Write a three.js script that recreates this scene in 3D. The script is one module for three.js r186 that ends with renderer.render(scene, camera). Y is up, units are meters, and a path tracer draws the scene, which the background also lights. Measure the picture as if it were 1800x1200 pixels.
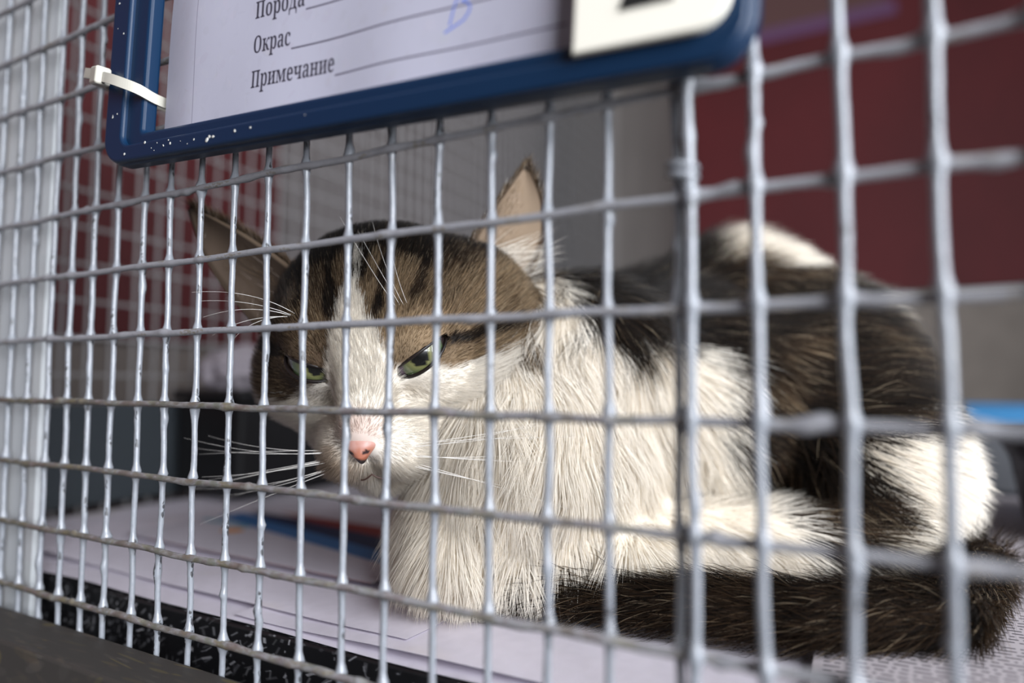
import * as THREE from 'three';
import { MarchingCubes } from 'three/addons/objects/MarchingCubes.js';
import { mergeGeometries } from 'three/addons/utils/BufferGeometryUtils.js';
import { RoundedBoxGeometry } from 'three/addons/geometries/RoundedBoxGeometry.js';
import { RectAreaLightUniformsLib } from 'three/addons/lights/RectAreaLightUniformsLib.js';
import { createNoise3D } from 'simplex-noise';

// ---------------------------------------------------------------- camera, sky, light, exposure
const scene = new THREE.Scene();
const renderer = new THREE.WebGLRenderer({ antialias: true });
renderer.toneMapping = THREE.LinearToneMapping;
renderer.toneMappingExposure = 1.0;
renderer.shadowMap.enabled = true;
RectAreaLightUniformsLib.init();

const camera = new THREE.PerspectiveCamera(53.13, 1.5, 0.01, 20);
camera.position.set(0.18497, 0.08004, 0.14797);
camera.rotation.set(0.0647, 0.50528, 0.0072, 'YXZ');
camera.focus = 0.222;
camera.userData.fStop = 3.4;
scene.add(camera);

scene.background = new THREE.Color(0.72, 0.8, 0.9);

// daylight standing in the tall window of the right-hand wall
const daylight = new THREE.RectAreaLight(new THREE.Color(0.95, 0.98, 1.04), 19.5, 1.0, 1.0);
daylight.position.set(1.03, 0.50, 0.45);
daylight.lookAt(0, 0.50, 0.45);
daylight.castShadow = true;
scene.add(daylight);

// ---------------------------------------------------------------- helpers
function rng(seed) {
  return () => { seed = (seed + 0x6d2b79f5) | 0; let t = Math.imul(seed ^ (seed >>> 15), 1 | seed); t = (t + Math.imul(t ^ (t >>> 7), 61 | t)) ^ t; return ((t ^ (t >>> 14)) >>> 0) / 4294967296; };
}
const noise = createNoise3D(rng(7));
const V = (x, y, z) => new THREE.Vector3(x, y, z);
const clamp = (v, a = 0, b = 1) => Math.max(a, Math.min(b, v));
const sstep = (a, b, v) => { const t = clamp((v - a) / (b - a)); return t * t * (3 - 2 * t); };
const lerp = (a, b, t) => a + (b - a) * t;
const std = (o) => new THREE.MeshStandardMaterial(o);
const phys = (o) => new THREE.MeshPhysicalMaterial(o);
const used = {};
function numbered(name) { used[name] = (used[name] ?? -1) + 1; return used[name] ? `${name}_${String(used[name]).padStart(3, '0')}` : name; }
function part(name, geo, mat, parent) {
  const m = new THREE.Mesh(geo, mat); m.name = name; m.castShadow = m.receiveShadow = true; parent.add(m); return m;
}
function thing(name, label, category, pos = [0, 0, 0], group) {
  const g = new THREE.Group(); g.name = numbered(name); g.position.set(...pos); g.userData = { label, category }; if (group) g.userData.group = group; scene.add(g); return g;
}
function solo(name, geo, mat, label, category, group) {
  const m = part(numbered(name), geo, mat, scene); m.userData = { label, category }; if (group) m.userData.group = group; return m;
}
function struct(name, geo, mat, label, category) {
  const m = part(name, geo, mat, scene); m.userData = { kind: 'structure', label, category }; return m;
}
function box(x0, x1, y0, y1, z0, z1) {
  const g = new THREE.BoxGeometry(x1 - x0, y1 - y0, z1 - z0); g.translate((x0 + x1) / 2, (y0 + y1) / 2, (z0 + z1) / 2); return g;
}
function rbox(x0, x1, y0, y1, z0, z1, r = 0.002, s = 3) {
  const g = new RoundedBoxGeometry(x1 - x0, y1 - y0, z1 - z0, s, r); g.translate((x0 + x1) / 2, (y0 + y1) / 2, (z0 + z1) / 2); return g;
}
function canvasTex(w, h, draw, srgb = true) {
  const c = document.createElement('canvas'); c.width = w; c.height = h; draw(c.getContext('2d'), w, h);
  const t = new THREE.CanvasTexture(c); if (srgb) t.colorSpace = THREE.SRGBColorSpace; t.wrapS = t.wrapT = THREE.RepeatWrapping; return t;
}
function dataTex(w, h, f, srgb = true) {
  const d = new Uint8Array(w * h * 4);
  for (let y = 0; y < h; y++) for (let x = 0; x < w; x++) { const c = f(x, y); d.set([c[0], c[1], c[2], 255], (y * w + x) * 4); }
  const t = new THREE.DataTexture(d, w, h); if (srgb) t.colorSpace = THREE.SRGBColorSpace; t.magFilter = THREE.LinearFilter; t.wrapS = t.wrapT = THREE.RepeatWrapping; t.needsUpdate = true; return t;
}
// tube of varying radius along a list of points, uv in metres along the length
function wireGeo(pts, rad, seg = 10, off = 0) {
  const n = pts.length, pos = [], nor = [], uv = [], idx = [];
  let len = 0;
  for (let i = 0; i < n; i++) {
    const a = pts[Math.max(0, i - 1)], b = pts[Math.min(n - 1, i + 1)];
    const t = b.clone().sub(a).normalize();
    const ref = Math.abs(t.z) < 0.9 ? V(0, 0, 1) : V(0, 1, 0);
    const u = ref.clone().cross(t).normalize(), w = t.clone().cross(u);
    if (i) len += pts[i].distanceTo(pts[i - 1]);
    for (let k = 0; k <= seg; k++) {
      const an = k / seg * Math.PI * 2, r = rad(i, an, len);
      const d = u.clone().multiplyScalar(Math.cos(an)).addScaledVector(w, Math.sin(an));
      pos.push(pts[i].x + d.x * r, pts[i].y + d.y * r, pts[i].z + d.z * r); nor.push(d.x, d.y, d.z); uv.push(k / seg, len + off);
      if (i && k < seg) { const p = (i - 1) * (seg + 1) + k, q = p + seg + 1; idx.push(p, p + 1, q, p + 1, q + 1, q); }
    }
  }
  const g = new THREE.BufferGeometry();
  g.setAttribute('position', new THREE.Float32BufferAttribute(pos, 3)); g.setAttribute('normal', new THREE.Float32BufferAttribute(nor, 3)); g.setAttribute('uv', new THREE.Float32BufferAttribute(uv, 2)); g.setIndex(idx);
  g.computeVertexNormals();
  return g;
}

// ---------------------------------------------------------------- textures
const chipTex = (seed, chips, base, dark) => canvasTex(64, 2048, (c, w, h) => {
  const R = rng(seed); c.fillStyle = base; c.fillRect(0, 0, w, h);
  for (let i = 0; i < 2600; i++) { const v = 88 + R() * 66 | 0; c.fillStyle = `rgba(${v},${v},${v + 6},0.12)`; c.fillRect(R() * w, R() * h, 2 + R() * 12, 1 + R() * 9); }
  for (let i = 0; i < chips; i++) {
    let x = R() * w, y = R() * h; c.fillStyle = dark;
    for (let k = 0, n = 2 + R() * 6; k < n; k++) { c.beginPath(); c.ellipse(x, y, 1 + R() * 4, 1 + R() * 5, R() * 3, 0, 7); c.fill(); x += (R() - 0.5) * 8; y += R() * 10; }
  }
});
const wireTexV = chipTex(3, 34, 'rgb(122,126,132)', 'rgba(46,47,50,0.85)');
const wireTexH = chipTex(5, 60, 'rgb(130,130,134)', 'rgba(104,96,86,0.55)');
for (const t of [wireTexV, wireTexH]) t.repeat.set(1, 1 / 0.36);
// lower rows: brown grime in blotches at far left, also painting in the shade
const grimeShadeTex = canvasTex(64, 2048, (c, w, h) => {
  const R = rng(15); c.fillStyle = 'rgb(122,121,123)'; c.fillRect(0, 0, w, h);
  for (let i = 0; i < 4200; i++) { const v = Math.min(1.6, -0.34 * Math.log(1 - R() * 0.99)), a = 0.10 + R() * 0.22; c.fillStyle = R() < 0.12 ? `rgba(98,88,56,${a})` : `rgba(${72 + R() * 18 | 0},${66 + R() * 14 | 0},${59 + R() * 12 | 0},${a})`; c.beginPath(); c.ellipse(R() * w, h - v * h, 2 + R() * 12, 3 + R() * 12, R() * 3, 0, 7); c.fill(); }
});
grimeShadeTex.repeat.set(1, 1 / 0.4362);
const paintBump = dataTex(64, 256, (x, y) => { const v = 128 + 60 * noise(x * 0.1, y * 0.05, 3) + 40 * noise(x * 0.3, y * 0.2, 9); return [v, v, v]; }, false);
paintBump.repeat.set(1, 1 / 0.05);
const M = {
  wireV: phys({ map: wireTexV, roughness: 0.34, bumpMap: paintBump, bumpScale: 0.00006, clearcoat: 0.3, clearcoatRoughness: 0.3 }),
  wireH: phys({ map: wireTexH, roughness: 0.5, bumpMap: paintBump, bumpScale: 0.00006 }),
  wireGrimeShade: phys({ map: grimeShadeTex, roughness: 0.6, bumpMap: paintBump, bumpScale: 0.00006 }),
  wireFar: std({ color: 0x8a8888, roughness: 0.5 }),
};

// ---------------------------------------------------------------- room
const plaster = (r, g, b, seed) => dataTex(256, 256, (x, y) => { const v = 1 + 0.05 * noise(x * 0.02, y * 0.02, seed) + 0.04 * noise(x * 0.15, y * 0.15, seed + 5); return [r * v, g * v, b * v].map((q) => clamp(q, 0, 255)); });
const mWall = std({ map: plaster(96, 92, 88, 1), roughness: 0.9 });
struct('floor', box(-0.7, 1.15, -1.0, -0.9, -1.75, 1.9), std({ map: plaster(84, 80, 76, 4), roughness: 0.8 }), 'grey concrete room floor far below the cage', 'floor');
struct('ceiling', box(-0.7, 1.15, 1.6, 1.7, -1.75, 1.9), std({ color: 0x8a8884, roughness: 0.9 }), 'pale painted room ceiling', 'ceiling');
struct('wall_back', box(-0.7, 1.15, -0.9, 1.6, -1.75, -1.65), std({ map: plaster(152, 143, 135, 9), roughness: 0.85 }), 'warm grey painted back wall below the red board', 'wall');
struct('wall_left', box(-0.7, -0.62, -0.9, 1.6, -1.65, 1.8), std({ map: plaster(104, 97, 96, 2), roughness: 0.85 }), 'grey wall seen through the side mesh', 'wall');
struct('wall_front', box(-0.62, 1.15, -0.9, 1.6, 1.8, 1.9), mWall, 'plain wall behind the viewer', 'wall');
{
  // right wall with a window opening
  const X = 1.05, y0 = -0.02, y1 = 1.02, z0 = -0.07, z1 = 0.97;
  const g = mergeGeometries([box(X, X + 0.1, -0.9, y0, -1.65, 1.8), box(X, X + 0.1, y1, 1.6, -1.65, 1.8), box(X, X + 0.1, y0, y1, -1.65, z0), box(X, X + 0.1, y0, y1, z1, 1.8)]);
  struct('wall_right', g, mWall, 'plain wall holding the large daylight window', 'wall');
  const f = 0.045, win = mergeGeometries([box(X + 0.02, X + 0.08, y0, y0 + f, z0, z1), box(X + 0.02, X + 0.08, y1 - f, y1, z0, z1), box(X + 0.02, X + 0.08, y0 + f, y1 - f, z0, z0 + f), box(X + 0.02, X + 0.08, y0 + f, y1 - f, z1 - f, z1), box(X + 0.03, X + 0.07, y0 + f, y1 - f, 0.43, 0.47)]);
  struct('window_1', win, std({ color: 0xd8d8d4, roughness: 0.5 }), 'white framed window on the right-hand side', 'window');
}

// red board on the back wall, poster on it, red panel beyond the side mesh
const redTex = dataTex(256, 256, (x, y) => { const v = 1 + 0.06 * noise(x * 0.02, y * 0.01, 31) + 0.03 * noise(x * 0.2, y * 0.05, 33); return [98 * v, 31 * v, 35 * v]; });
solo('wall_board', rbox(-0.26, 1.04, 0.3, 1.58, -1.648, -1.634, 0.002), std({ map: redTex, roughness: 0.7 }), 'dark red board covering the upper back wall', 'board');
{
  const t = thing('poster', 'brownish poster with a lilac border on the red board', 'poster', [-0.09, 0.955, -1.633]);
  part('sheet', box(-0.1, 0.29, 0.03, 0.4, 0, 0.002), std({ color: 0x6b4c4a, roughness: 0.8 }), t);
  part('border', box(-0.1, 0.31, 0, 0.03, 0, 0.0025), std({ color: 0x75527a, roughness: 0.7 }), t);
}
solo('side_board', rbox(-0.618, -0.606, 0.13, 1.2, -0.56, 1.0, 0.002), std({ map: redTex, color: 0xcfc0c0, roughness: 0.7 }), 'dark red board seen through the side mesh at left', 'board');
solo('kick_board', rbox(-0.618, -0.604, 0.02, 0.125, -0.75, 1.0, 0.002), std({ color: 0x6e6560, roughness: 0.8 }), 'grey-brown low board under the red one beyond the side mesh', 'board');

// ---------------------------------------------------------------- cage body
{
  const t = thing('cage_stand', 'dark stand that carries the cage tray', 'stand', [0, 0, 0]);
  part('top_board', box(-0.6, 0.6, -0.06, -0.032, -1.2, 0.0), std({ color: 0x3a3a3c, roughness: 0.8 }), t);
  for (const [x, z] of [[-0.56, -0.04], [0.56, -0.04], [-0.56, -1.16], [0.56, -1.16]]) part('leg', box(x - 0.02, x + 0.02, -0.9, -0.06, z - 0.02, z + 0.02), std({ color: 0x3a3a3c, roughness: 0.8 }), t);
}
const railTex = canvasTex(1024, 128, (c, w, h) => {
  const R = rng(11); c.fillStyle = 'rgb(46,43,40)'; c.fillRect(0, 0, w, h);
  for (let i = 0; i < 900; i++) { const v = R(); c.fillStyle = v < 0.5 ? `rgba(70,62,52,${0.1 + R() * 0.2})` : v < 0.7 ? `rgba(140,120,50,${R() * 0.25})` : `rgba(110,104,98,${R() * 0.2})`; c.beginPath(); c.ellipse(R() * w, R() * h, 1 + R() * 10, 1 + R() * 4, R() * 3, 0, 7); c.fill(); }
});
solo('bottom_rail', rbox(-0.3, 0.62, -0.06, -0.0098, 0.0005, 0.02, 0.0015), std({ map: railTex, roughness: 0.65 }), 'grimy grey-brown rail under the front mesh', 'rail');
solo('top_rail', rbox(-0.3, 0.62, 0.42, 0.45, -0.01, 0.01, 0.0015), std({ color: 0xb4b7ba, roughness: 0.5 }), 'painted grey rail above the front mesh', 'rail');
{
  const tex = canvasTex(256, 1024, (c, w, h) => { const R = rng(21); c.fillStyle = 'rgb(178,182,185)'; c.fillRect(0, 0, w, h); for (let i = 0; i < 500; i++) { const v = 155 + R() * 55 | 0; c.fillStyle = `rgba(${v},${v},${v},0.15)`; c.fillRect(R() * w, R() * h, 3 + R() * 10, 20 + R() * 120); } });
  solo('corner_post', rbox(-0.30, -0.1195, -0.032, 0.42, -0.0075, -0.004, 0.001), std({ map: tex, roughness: 0.5 }), 'white painted corner plate behind the far left end of the front mesh', 'post');
}

// wire mesh, front panels
const rowY = [-5, -4, -3, -2, -1, 0, 1, 2, 3, 4, 5, 6].map((r) => 0.1457 - 0.02436 * r);
for (let y = rowY[0] + 0.02436; y < 0.42; y += 0.02436) rowY.unshift(y);
function vWire(x, z, lean, seed, R0, rows, y0 = -0.03, y1 = 0.43) {
  const R = rng(seed), pts = [], bumps = [];
  for (let i = 0; i < 16; i++) bumps.push([y0 + R() * (y1 - y0), 0.0008 + R() * 0.0022, R() < 0.25 ? 0.0007 : R() * 0.00035, R() * 6.28]);
  const N = Math.round((y1 - y0) / 0.0011);
  for (let i = 0; i <= N; i++) { const y = lerp(y0, y1, i / N); pts.push(V(x + lean * (0.145 - y) + 0.0004 * noise(x * 90, y * 30, seed), y, z + 0.0002 * noise(x * 50, y * 40, seed + 3))); }
  return wireGeo(pts, (i, an) => {
    const y = pts[i].y; let r = R0;
    for (const ry of rows) { const d = y - ry; if (Math.abs(d) < 0.007) r += d > 0 ? 0.0008 * Math.exp(-(((d - 0.0005) / 0.0019) ** 2)) : 0.0004 * Math.exp(-(((d + 0.0008) / 0.0013) ** 2)); }
    for (const [by, bw, bh, ba] of bumps) { const d = (y - by) / bw; if (Math.abs(d) < 3) r += bh * Math.exp(-d * d) * (0.5 + 0.5 * Math.cos(an - ba)); }
    return r + 0.00006 * noise(y * 400, an, seed);
  }, 10, R());
}
function hWire(y, z, x0, x1, seed, R0, knob, off) {
  const R = rng(seed), pts = [], bumps = [];
  for (let i = 0; i < (x1 - x0) * 90; i++) bumps.push([x0 + R() * (x1 - x0), 0.001 + R() * 0.003, R() * knob, R() * 6.28]);
  const N = Math.round((x1 - x0) / 0.0012);
  for (let i = 0; i <= N; i++) { const x = lerp(x0, x1, i / N); pts.push(V(x, y + 0.0004 * noise(x * 25, y * 70, seed) , z + 0.0002 * noise(x * 30, y * 40, seed + 3))); }
  return wireGeo(pts, (i, an) => {
    const x = pts[i].x; let r = R0;
    for (const [bx, bw, bh, ba] of bumps) { const d = (x - bx) / bw; if (Math.abs(d) < 3) r += bh * Math.exp(-d * d) * (0.5 + 0.5 * Math.cos(an - ba)); }
    return r + 0.00006 * noise(x * 400, an, seed);
  }, 10, off ?? R());
}
const colsL = [-0.2815, -0.266, -0.25, -0.234, -0.218, -0.202, -0.184, -0.1675, -0.1515, -0.1365, -0.122, -0.107, -0.0934, -0.079, -0.0646, -0.0484, -0.0338, -0.0175, -0.001, 0.0149, 0.0313, 0.0481, 0.0642, 0.0801, 0.0967, 0.113, 0.1283, 0.1446];
{
  const t = thing('mesh_panel', 'welded wire mesh front panel carrying the blue document frame, painted grey-white', 'wire mesh');
  colsL.forEach((x, i) => part('vertical_wire', vWire(x, 0, x < 0.05 ? 0.012 : 0.002, 100 + i, 0.00098, rowY), M.wireV, t));
  rowY.forEach((y, i) => part('horizontal_wire', hWire(y, 0.0013, -0.29, 0.1462, 200 + i, 0.00105, 0.0005, y < 0.08 ? 0 : undefined), y < 0.08 ? M.wireGrimeShade : M.wireH, t));
}
{
  const t = thing('mesh_panel', 'welded wire mesh panel at right with knobbly paint, nearest the viewer', 'wire mesh');
  let x = 0.1478; const xs = [0.1478, 0.1614, 0.1777, 0.1937]; while (x < 0.6) { x = xs[xs.length - 1] + 0.016; xs.push(x); }
  xs.forEach((xx, i) => part('vertical_wire', vWire(xx, 0.0022, 0.004, 300 + i, 0.00118, rowY), M.wireV, t));
  rowY.forEach((y, i) => part('horizontal_wire', hWire(y + 0.0002, 0.0004, 0.1462, 0.61, 400 + i, 0.00115, 0.0012), M.wireH, t));
}
{
  const pts = []; for (let i = 0; i <= 60; i++) { const a = i / 60 * Math.PI * 3.2; pts.push(V(0.1462 + 0.0030 * Math.cos(a), 0.1255 + 0.0035 * (i / 60), 0.0012 + 0.0026 * Math.sin(a))); }
  solo('binding_wire', wireGeo(pts, () => 0.0008, 8), M.wireV, 'short wire twist tying the two front mesh panels together', 'wire');
}
// side mesh
{
  const t = thing('mesh_panel', 'blurred wire mesh side wall behind the cat, running back from the corner post', 'wire mesh');
  for (let z = -0.03; z > -1.1; z -= 0.016) part('vertical_wire', wireGeo([V(-0.28, -0.02, z), V(-0.28, 0.3, z), V(-0.28, 0.78, z)], () => 0.0012, 6), M.wireFar, t);
  for (let y = 0.012; y < 0.78; y += 0.02436) part('horizontal_wire', wireGeo([V(-0.2785, y, -0.02), V(-0.2785, y, -0.5), V(-0.2785, y, -1.1)], () => 0.0012, 6), M.wireFar, t);
}
solo('grey_partition', rbox(-0.295, -0.275, -0.03, 1.2, -1.64, -1.1, 0.004), std({ map: plaster(118, 113, 109, 12), roughness: 0.8 }), 'plain grey panel continuing the side mesh to the back corner', 'panel');

// tray and papers
const trayTex = canvasTex(2048, 128, (c, w, h) => {
  const R = rng(17); c.fillStyle = 'rgb(24,24,26)'; c.fillRect(0, 0, w, h);
  for (let i = 0; i < 2200; i++) { const v = 90 + R() * 140 | 0; c.fillStyle = `rgba(${v},${v},${v + 4},${0.2 + R() * 0.6})`; c.save(); c.translate(R() * w, R() * h); c.rotate(R() * 1.2 - 0.2); c.fillRect(0, 0, 1 + R() * 3, 3 + R() * 14); c.restore(); }
});
trayTex.repeat.set(1, 1);
{
  const t = thing('tray', 'black enamel tray with a chipped speckled edge under the papers', 'tray');
  part('base', rbox(-0.275, 0.6, -0.03, -0.004, -1.05, -0.03, 0.002), std({ color: 0x1c1c1e, roughness: 0.5 }), t);
  part('front_edge', rbox(-0.275, 0.6, -0.03, -0.0035, -0.03, -0.02, 0.002), std({ map: trayTex, roughness: 0.35 }), t);
}
function sheet(w, d, nx, nz, hfun, th = 0.0003) {
  // thin wavy sheet in its own axes: x 0..w, z 0..-d, height by hfun(x, z)
  const pos = [], uv = [], idx = [];
  for (const s of [1, 0]) for (let j = 0; j <= nz; j++) for (let i = 0; i <= nx; i++) { const x = w * i / nx, z = -d * j / nz; pos.push(x, hfun(x, z) - (s ? 0 : th), z); uv.push(i / nx, 1 - (1 - j / nz)); }
  const o = (nx + 1) * (nz + 1);
  for (let j = 0; j < nz; j++) for (let i = 0; i < nx; i++) { const a = j * (nx + 1) + i, b = a + 1, c = a + nx + 1, e = c + 1; idx.push(a, b, c, b, e, c, a + o, c + o, b + o, b + o, c + o, e + o); }
  const edge = (a, b) => idx.push(a, a + o, b, b, a + o, b + o);
  for (let i = 0; i < nx; i++) { edge(i, i + 1); edge(nz * (nx + 1) + i + 1, nz * (nx + 1) + i); }
  for (let j = 0; j < nz; j++) { edge((j + 1) * (nx + 1), j * (nx + 1)); edge(j * (nx + 1) + nx, (j + 1) * (nx + 1) + nx); }
  const g = new THREE.BufferGeometry(); g.setAttribute('position', new THREE.Float32BufferAttribute(pos, 3)); g.setAttribute('uv', new THREE.Float32BufferAttribute(uv, 2)); g.setIndex(idx); g.computeVertexNormals(); return g;
}
const paperTex = dataTex(256, 256, (x, y) => { const v = 1 + 0.03 * noise(x * 0.03, y * 0.03, 51) + 0.015 * noise(x * 0.3, y * 0.3, 52), s = Math.max(0, noise(x * 0.02, y * 0.02, 57) - 0.55) * 0.5; return [222 * v, (216 - 12 * s) * v, (227 - 60 * s) * v].map((q) => clamp(q, 0, 255)); });
const newsTex = canvasTex(2048, 2048, (c, w, h) => {
  const R = rng(61); c.fillStyle = 'rgb(186,178,182)'; c.fillRect(0, 0, w, h); c.fillStyle = 'rgba(52,48,54,0.8)';
  for (let col = 0; col < 5; col++) for (let y = 20; y < h; y += 13) { let x = col * 409 + 14; const end = col * 409 + 390 - (R() < 0.12 ? R() * 250 : 0); while (x < end) { const l = 4 + R() * 22; c.fillRect(x, y + R(), l, 4); x += l + 6; } }
  c.fillStyle = 'rgb(86,130,190)'; c.fillRect(500, 1500, 330, 170); c.fillRect(1050, 900, 330, 200);
});
const flyerTex = canvasTex(512, 256, (c, w, h) => {
  c.fillStyle = 'rgb(205,200,210)'; c.fillRect(0, 0, w, h);
  c.fillStyle = 'rgb(60,116,176)'; c.beginPath(); c.moveTo(0, 40); c.lineTo(w, 90); c.lineTo(w, 190); c.lineTo(0, 90); c.fill();
  c.fillStyle = 'rgb(24,38,82)'; c.beginPath(); c.moveTo(0, 20); c.lineTo(w, 40); c.lineTo(w, 150); c.lineTo(90, 60); c.fill();
  c.fillStyle = 'rgb(150,44,34)'; c.beginPath(); c.moveTo(60, 0); c.lineTo(w, 0); c.lineTo(w, 80); c.lineTo(180, 36); c.fill();
  c.fillStyle = 'rgb(222,150,80)'; c.beginPath(); c.arc(120, 150, 18, 0, 7); c.fill();
  c.fillStyle = 'rgb(110,170,190)'; c.fillRect(0, 110, 120, 14);
});
const wavy = (s, a) => (x, z) => a * (0.5 + 0.5 * noise(x * 9, z * 6, s)) * (0.3 + 0.7 * Math.exp(z * 14)) ;
const mPaper = std({ map: paperTex, roughness: 0.85, side: THREE.DoubleSide });
function lay(name, geo, mat, x, y, z, turn, label, category, group) { const m = solo(name, geo, mat, label, category, group); m.position.set(x, y, z); m.rotation.y = turn; return m; }
lay('paper_sheet', sheet(0.52, 0.62, 60, 40, wavy(1, 0.0022)), mPaper, -0.262, -0.0034, -0.0185, 0.004, 'lowest lilac-white paper lining the tray along its chipped edge', 'paper', 'papers lining the tray');
lay('paper_sheet', sheet(0.40, 0.5, 60, 40, wavy(2, 0.003)), mPaper, -0.02, -0.0017, -0.0215, 0.015, 'middle paper sheet with a rippled front edge below the cat\'s chest', 'paper', 'papers lining the tray');
lay('paper_sheet', sheet(0.30, 0.4, 40, 30, wavy(3, 0.002)), mPaper, -0.25, -0.0012, -0.035, -0.02, 'upper paper sheet lying at the left beside the side mesh', 'paper', 'papers lining the tray');
lay('newspaper', sheet(0.40, 0.5, 40, 40, wavy(4, 0.0025)), std({ map: newsTex, roughness: 0.85 }), 0.165, 0.0016, -0.045, 0.05, 'newspaper page of small print under the tail at right', 'newspaper');
lay('flyer', sheet(0.17, 0.085, 24, 16, wavy(5, 0.001)), std({ map: flyerTex, roughness: 0.6 }), -0.165, 0.0016, -0.070, -0.03, 'printed flyer in red, navy and light blue left of the cat', 'flyer');

// solid lower part of the side, box and crumpled napkin in the far left corner
solo('skirting_sheet', rbox(-0.2765, -0.274, 0.0005, 0.066, -0.9, -0.03, 0.0008), std({ color: 0x3d4348, roughness: 0.55, metalness: 0.2 }), 'dark slate metal sheet along the foot of the side mesh', 'sheet');
{
  const t = thing('storage_box', 'black plastic box standing against the side mesh behind the cat\'s whiskers', 'box', [-0.235, 0.003, -0.30]);
  const m = std({ color: 0x161618, roughness: 0.6 });
  part('body', rbox(-0.034, 0.034, 0, 0.064, -0.13, 0.13, 0.004), m, t);
  part('lid', rbox(-0.037, 0.037, 0.0645, 0.073, -0.133, 0.133, 0.003), m, t);
  const g = new THREE.IcosahedronGeometry(1, 5), pa = g.attributes.position;
  for (let i = 0; i < pa.count; i++) { const x = pa.getX(i), y = pa.getY(i), z = pa.getZ(i), k = 1 + 0.16 * Math.abs(noise(x * 2.2, y * 2.2, z * 2.2)) + 0.06 * noise(x * 6, y * 6, z * 6); pa.setXYZ(i, x * k * 0.024, Math.max(-0.012, y * k * 0.019), z * k * 0.036); }
  g.computeVertexNormals();
  const n = solo('napkin', g, std({ color: 0xa79fa6, roughness: 0.9 }), 'crumpled pale napkin on the black box beside the cat\'s cheek', 'napkin'); n.position.set(-0.236, 0.0885, -0.205);
}

// bowl and litter tray at right
{
  const prof = [[0, 0.004], [0.05, 0.004], [0.058, 0.01], [0.066, 0.04], [0.073, 0.052], [0.08, 0.054], [0.081, 0.052], [0.074, 0.049], [0.069, 0.038], [0.064, 0.006], [0.06, 0], [0, 0]].map(([a, b]) => new THREE.Vector2(a, b));
  const b = solo('feeding_bowl', new THREE.LatheGeometry(prof, 48), phys({ color: 0x2a2a2b, roughness: 0.3, metalness: 0.6 }), 'dark metal feeding bowl behind the cat\'s rump', 'bowl'); b.position.set(0.312, 0.003, -0.325);
}
{
  const t = thing('litter_tray', 'blue plastic litter tray behind the bowl at right', 'litter tray', [0.40, 0.001, -0.60]);
  const m = std({ color: 0x2b6f9e, roughness: 0.45 });
  part('base', rbox(-0.2, 0.2, 0, 0.006, -0.13, 0.13, 0.002), m, t);
  part('rim', mergeGeometries([rbox(-0.21, 0.21, 0.05, 0.064, 0.125, 0.14, 0.003), rbox(-0.21, 0.21, 0.05, 0.064, -0.14, -0.125, 0.003), rbox(-0.215, -0.2, 0.05, 0.064, -0.14, 0.14, 0.003), rbox(0.2, 0.215, 0.05, 0.064, -0.14, 0.14, 0.003)]), m, t);
  part('side_wall', mergeGeometries([rbox(-0.2, 0.2, 0, 0.055, 0.124, 0.13, 0.002), rbox(-0.2, 0.2, 0, 0.055, -0.13, -0.124, 0.002), rbox(-0.2, -0.194, 0, 0.055, -0.13, 0.13, 0.002), rbox(0.194, 0.2, 0, 0.055, -0.13, 0.13, 0.002)]), std({ color: 0x55575b, roughness: 0.5 }), t);
}

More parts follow.
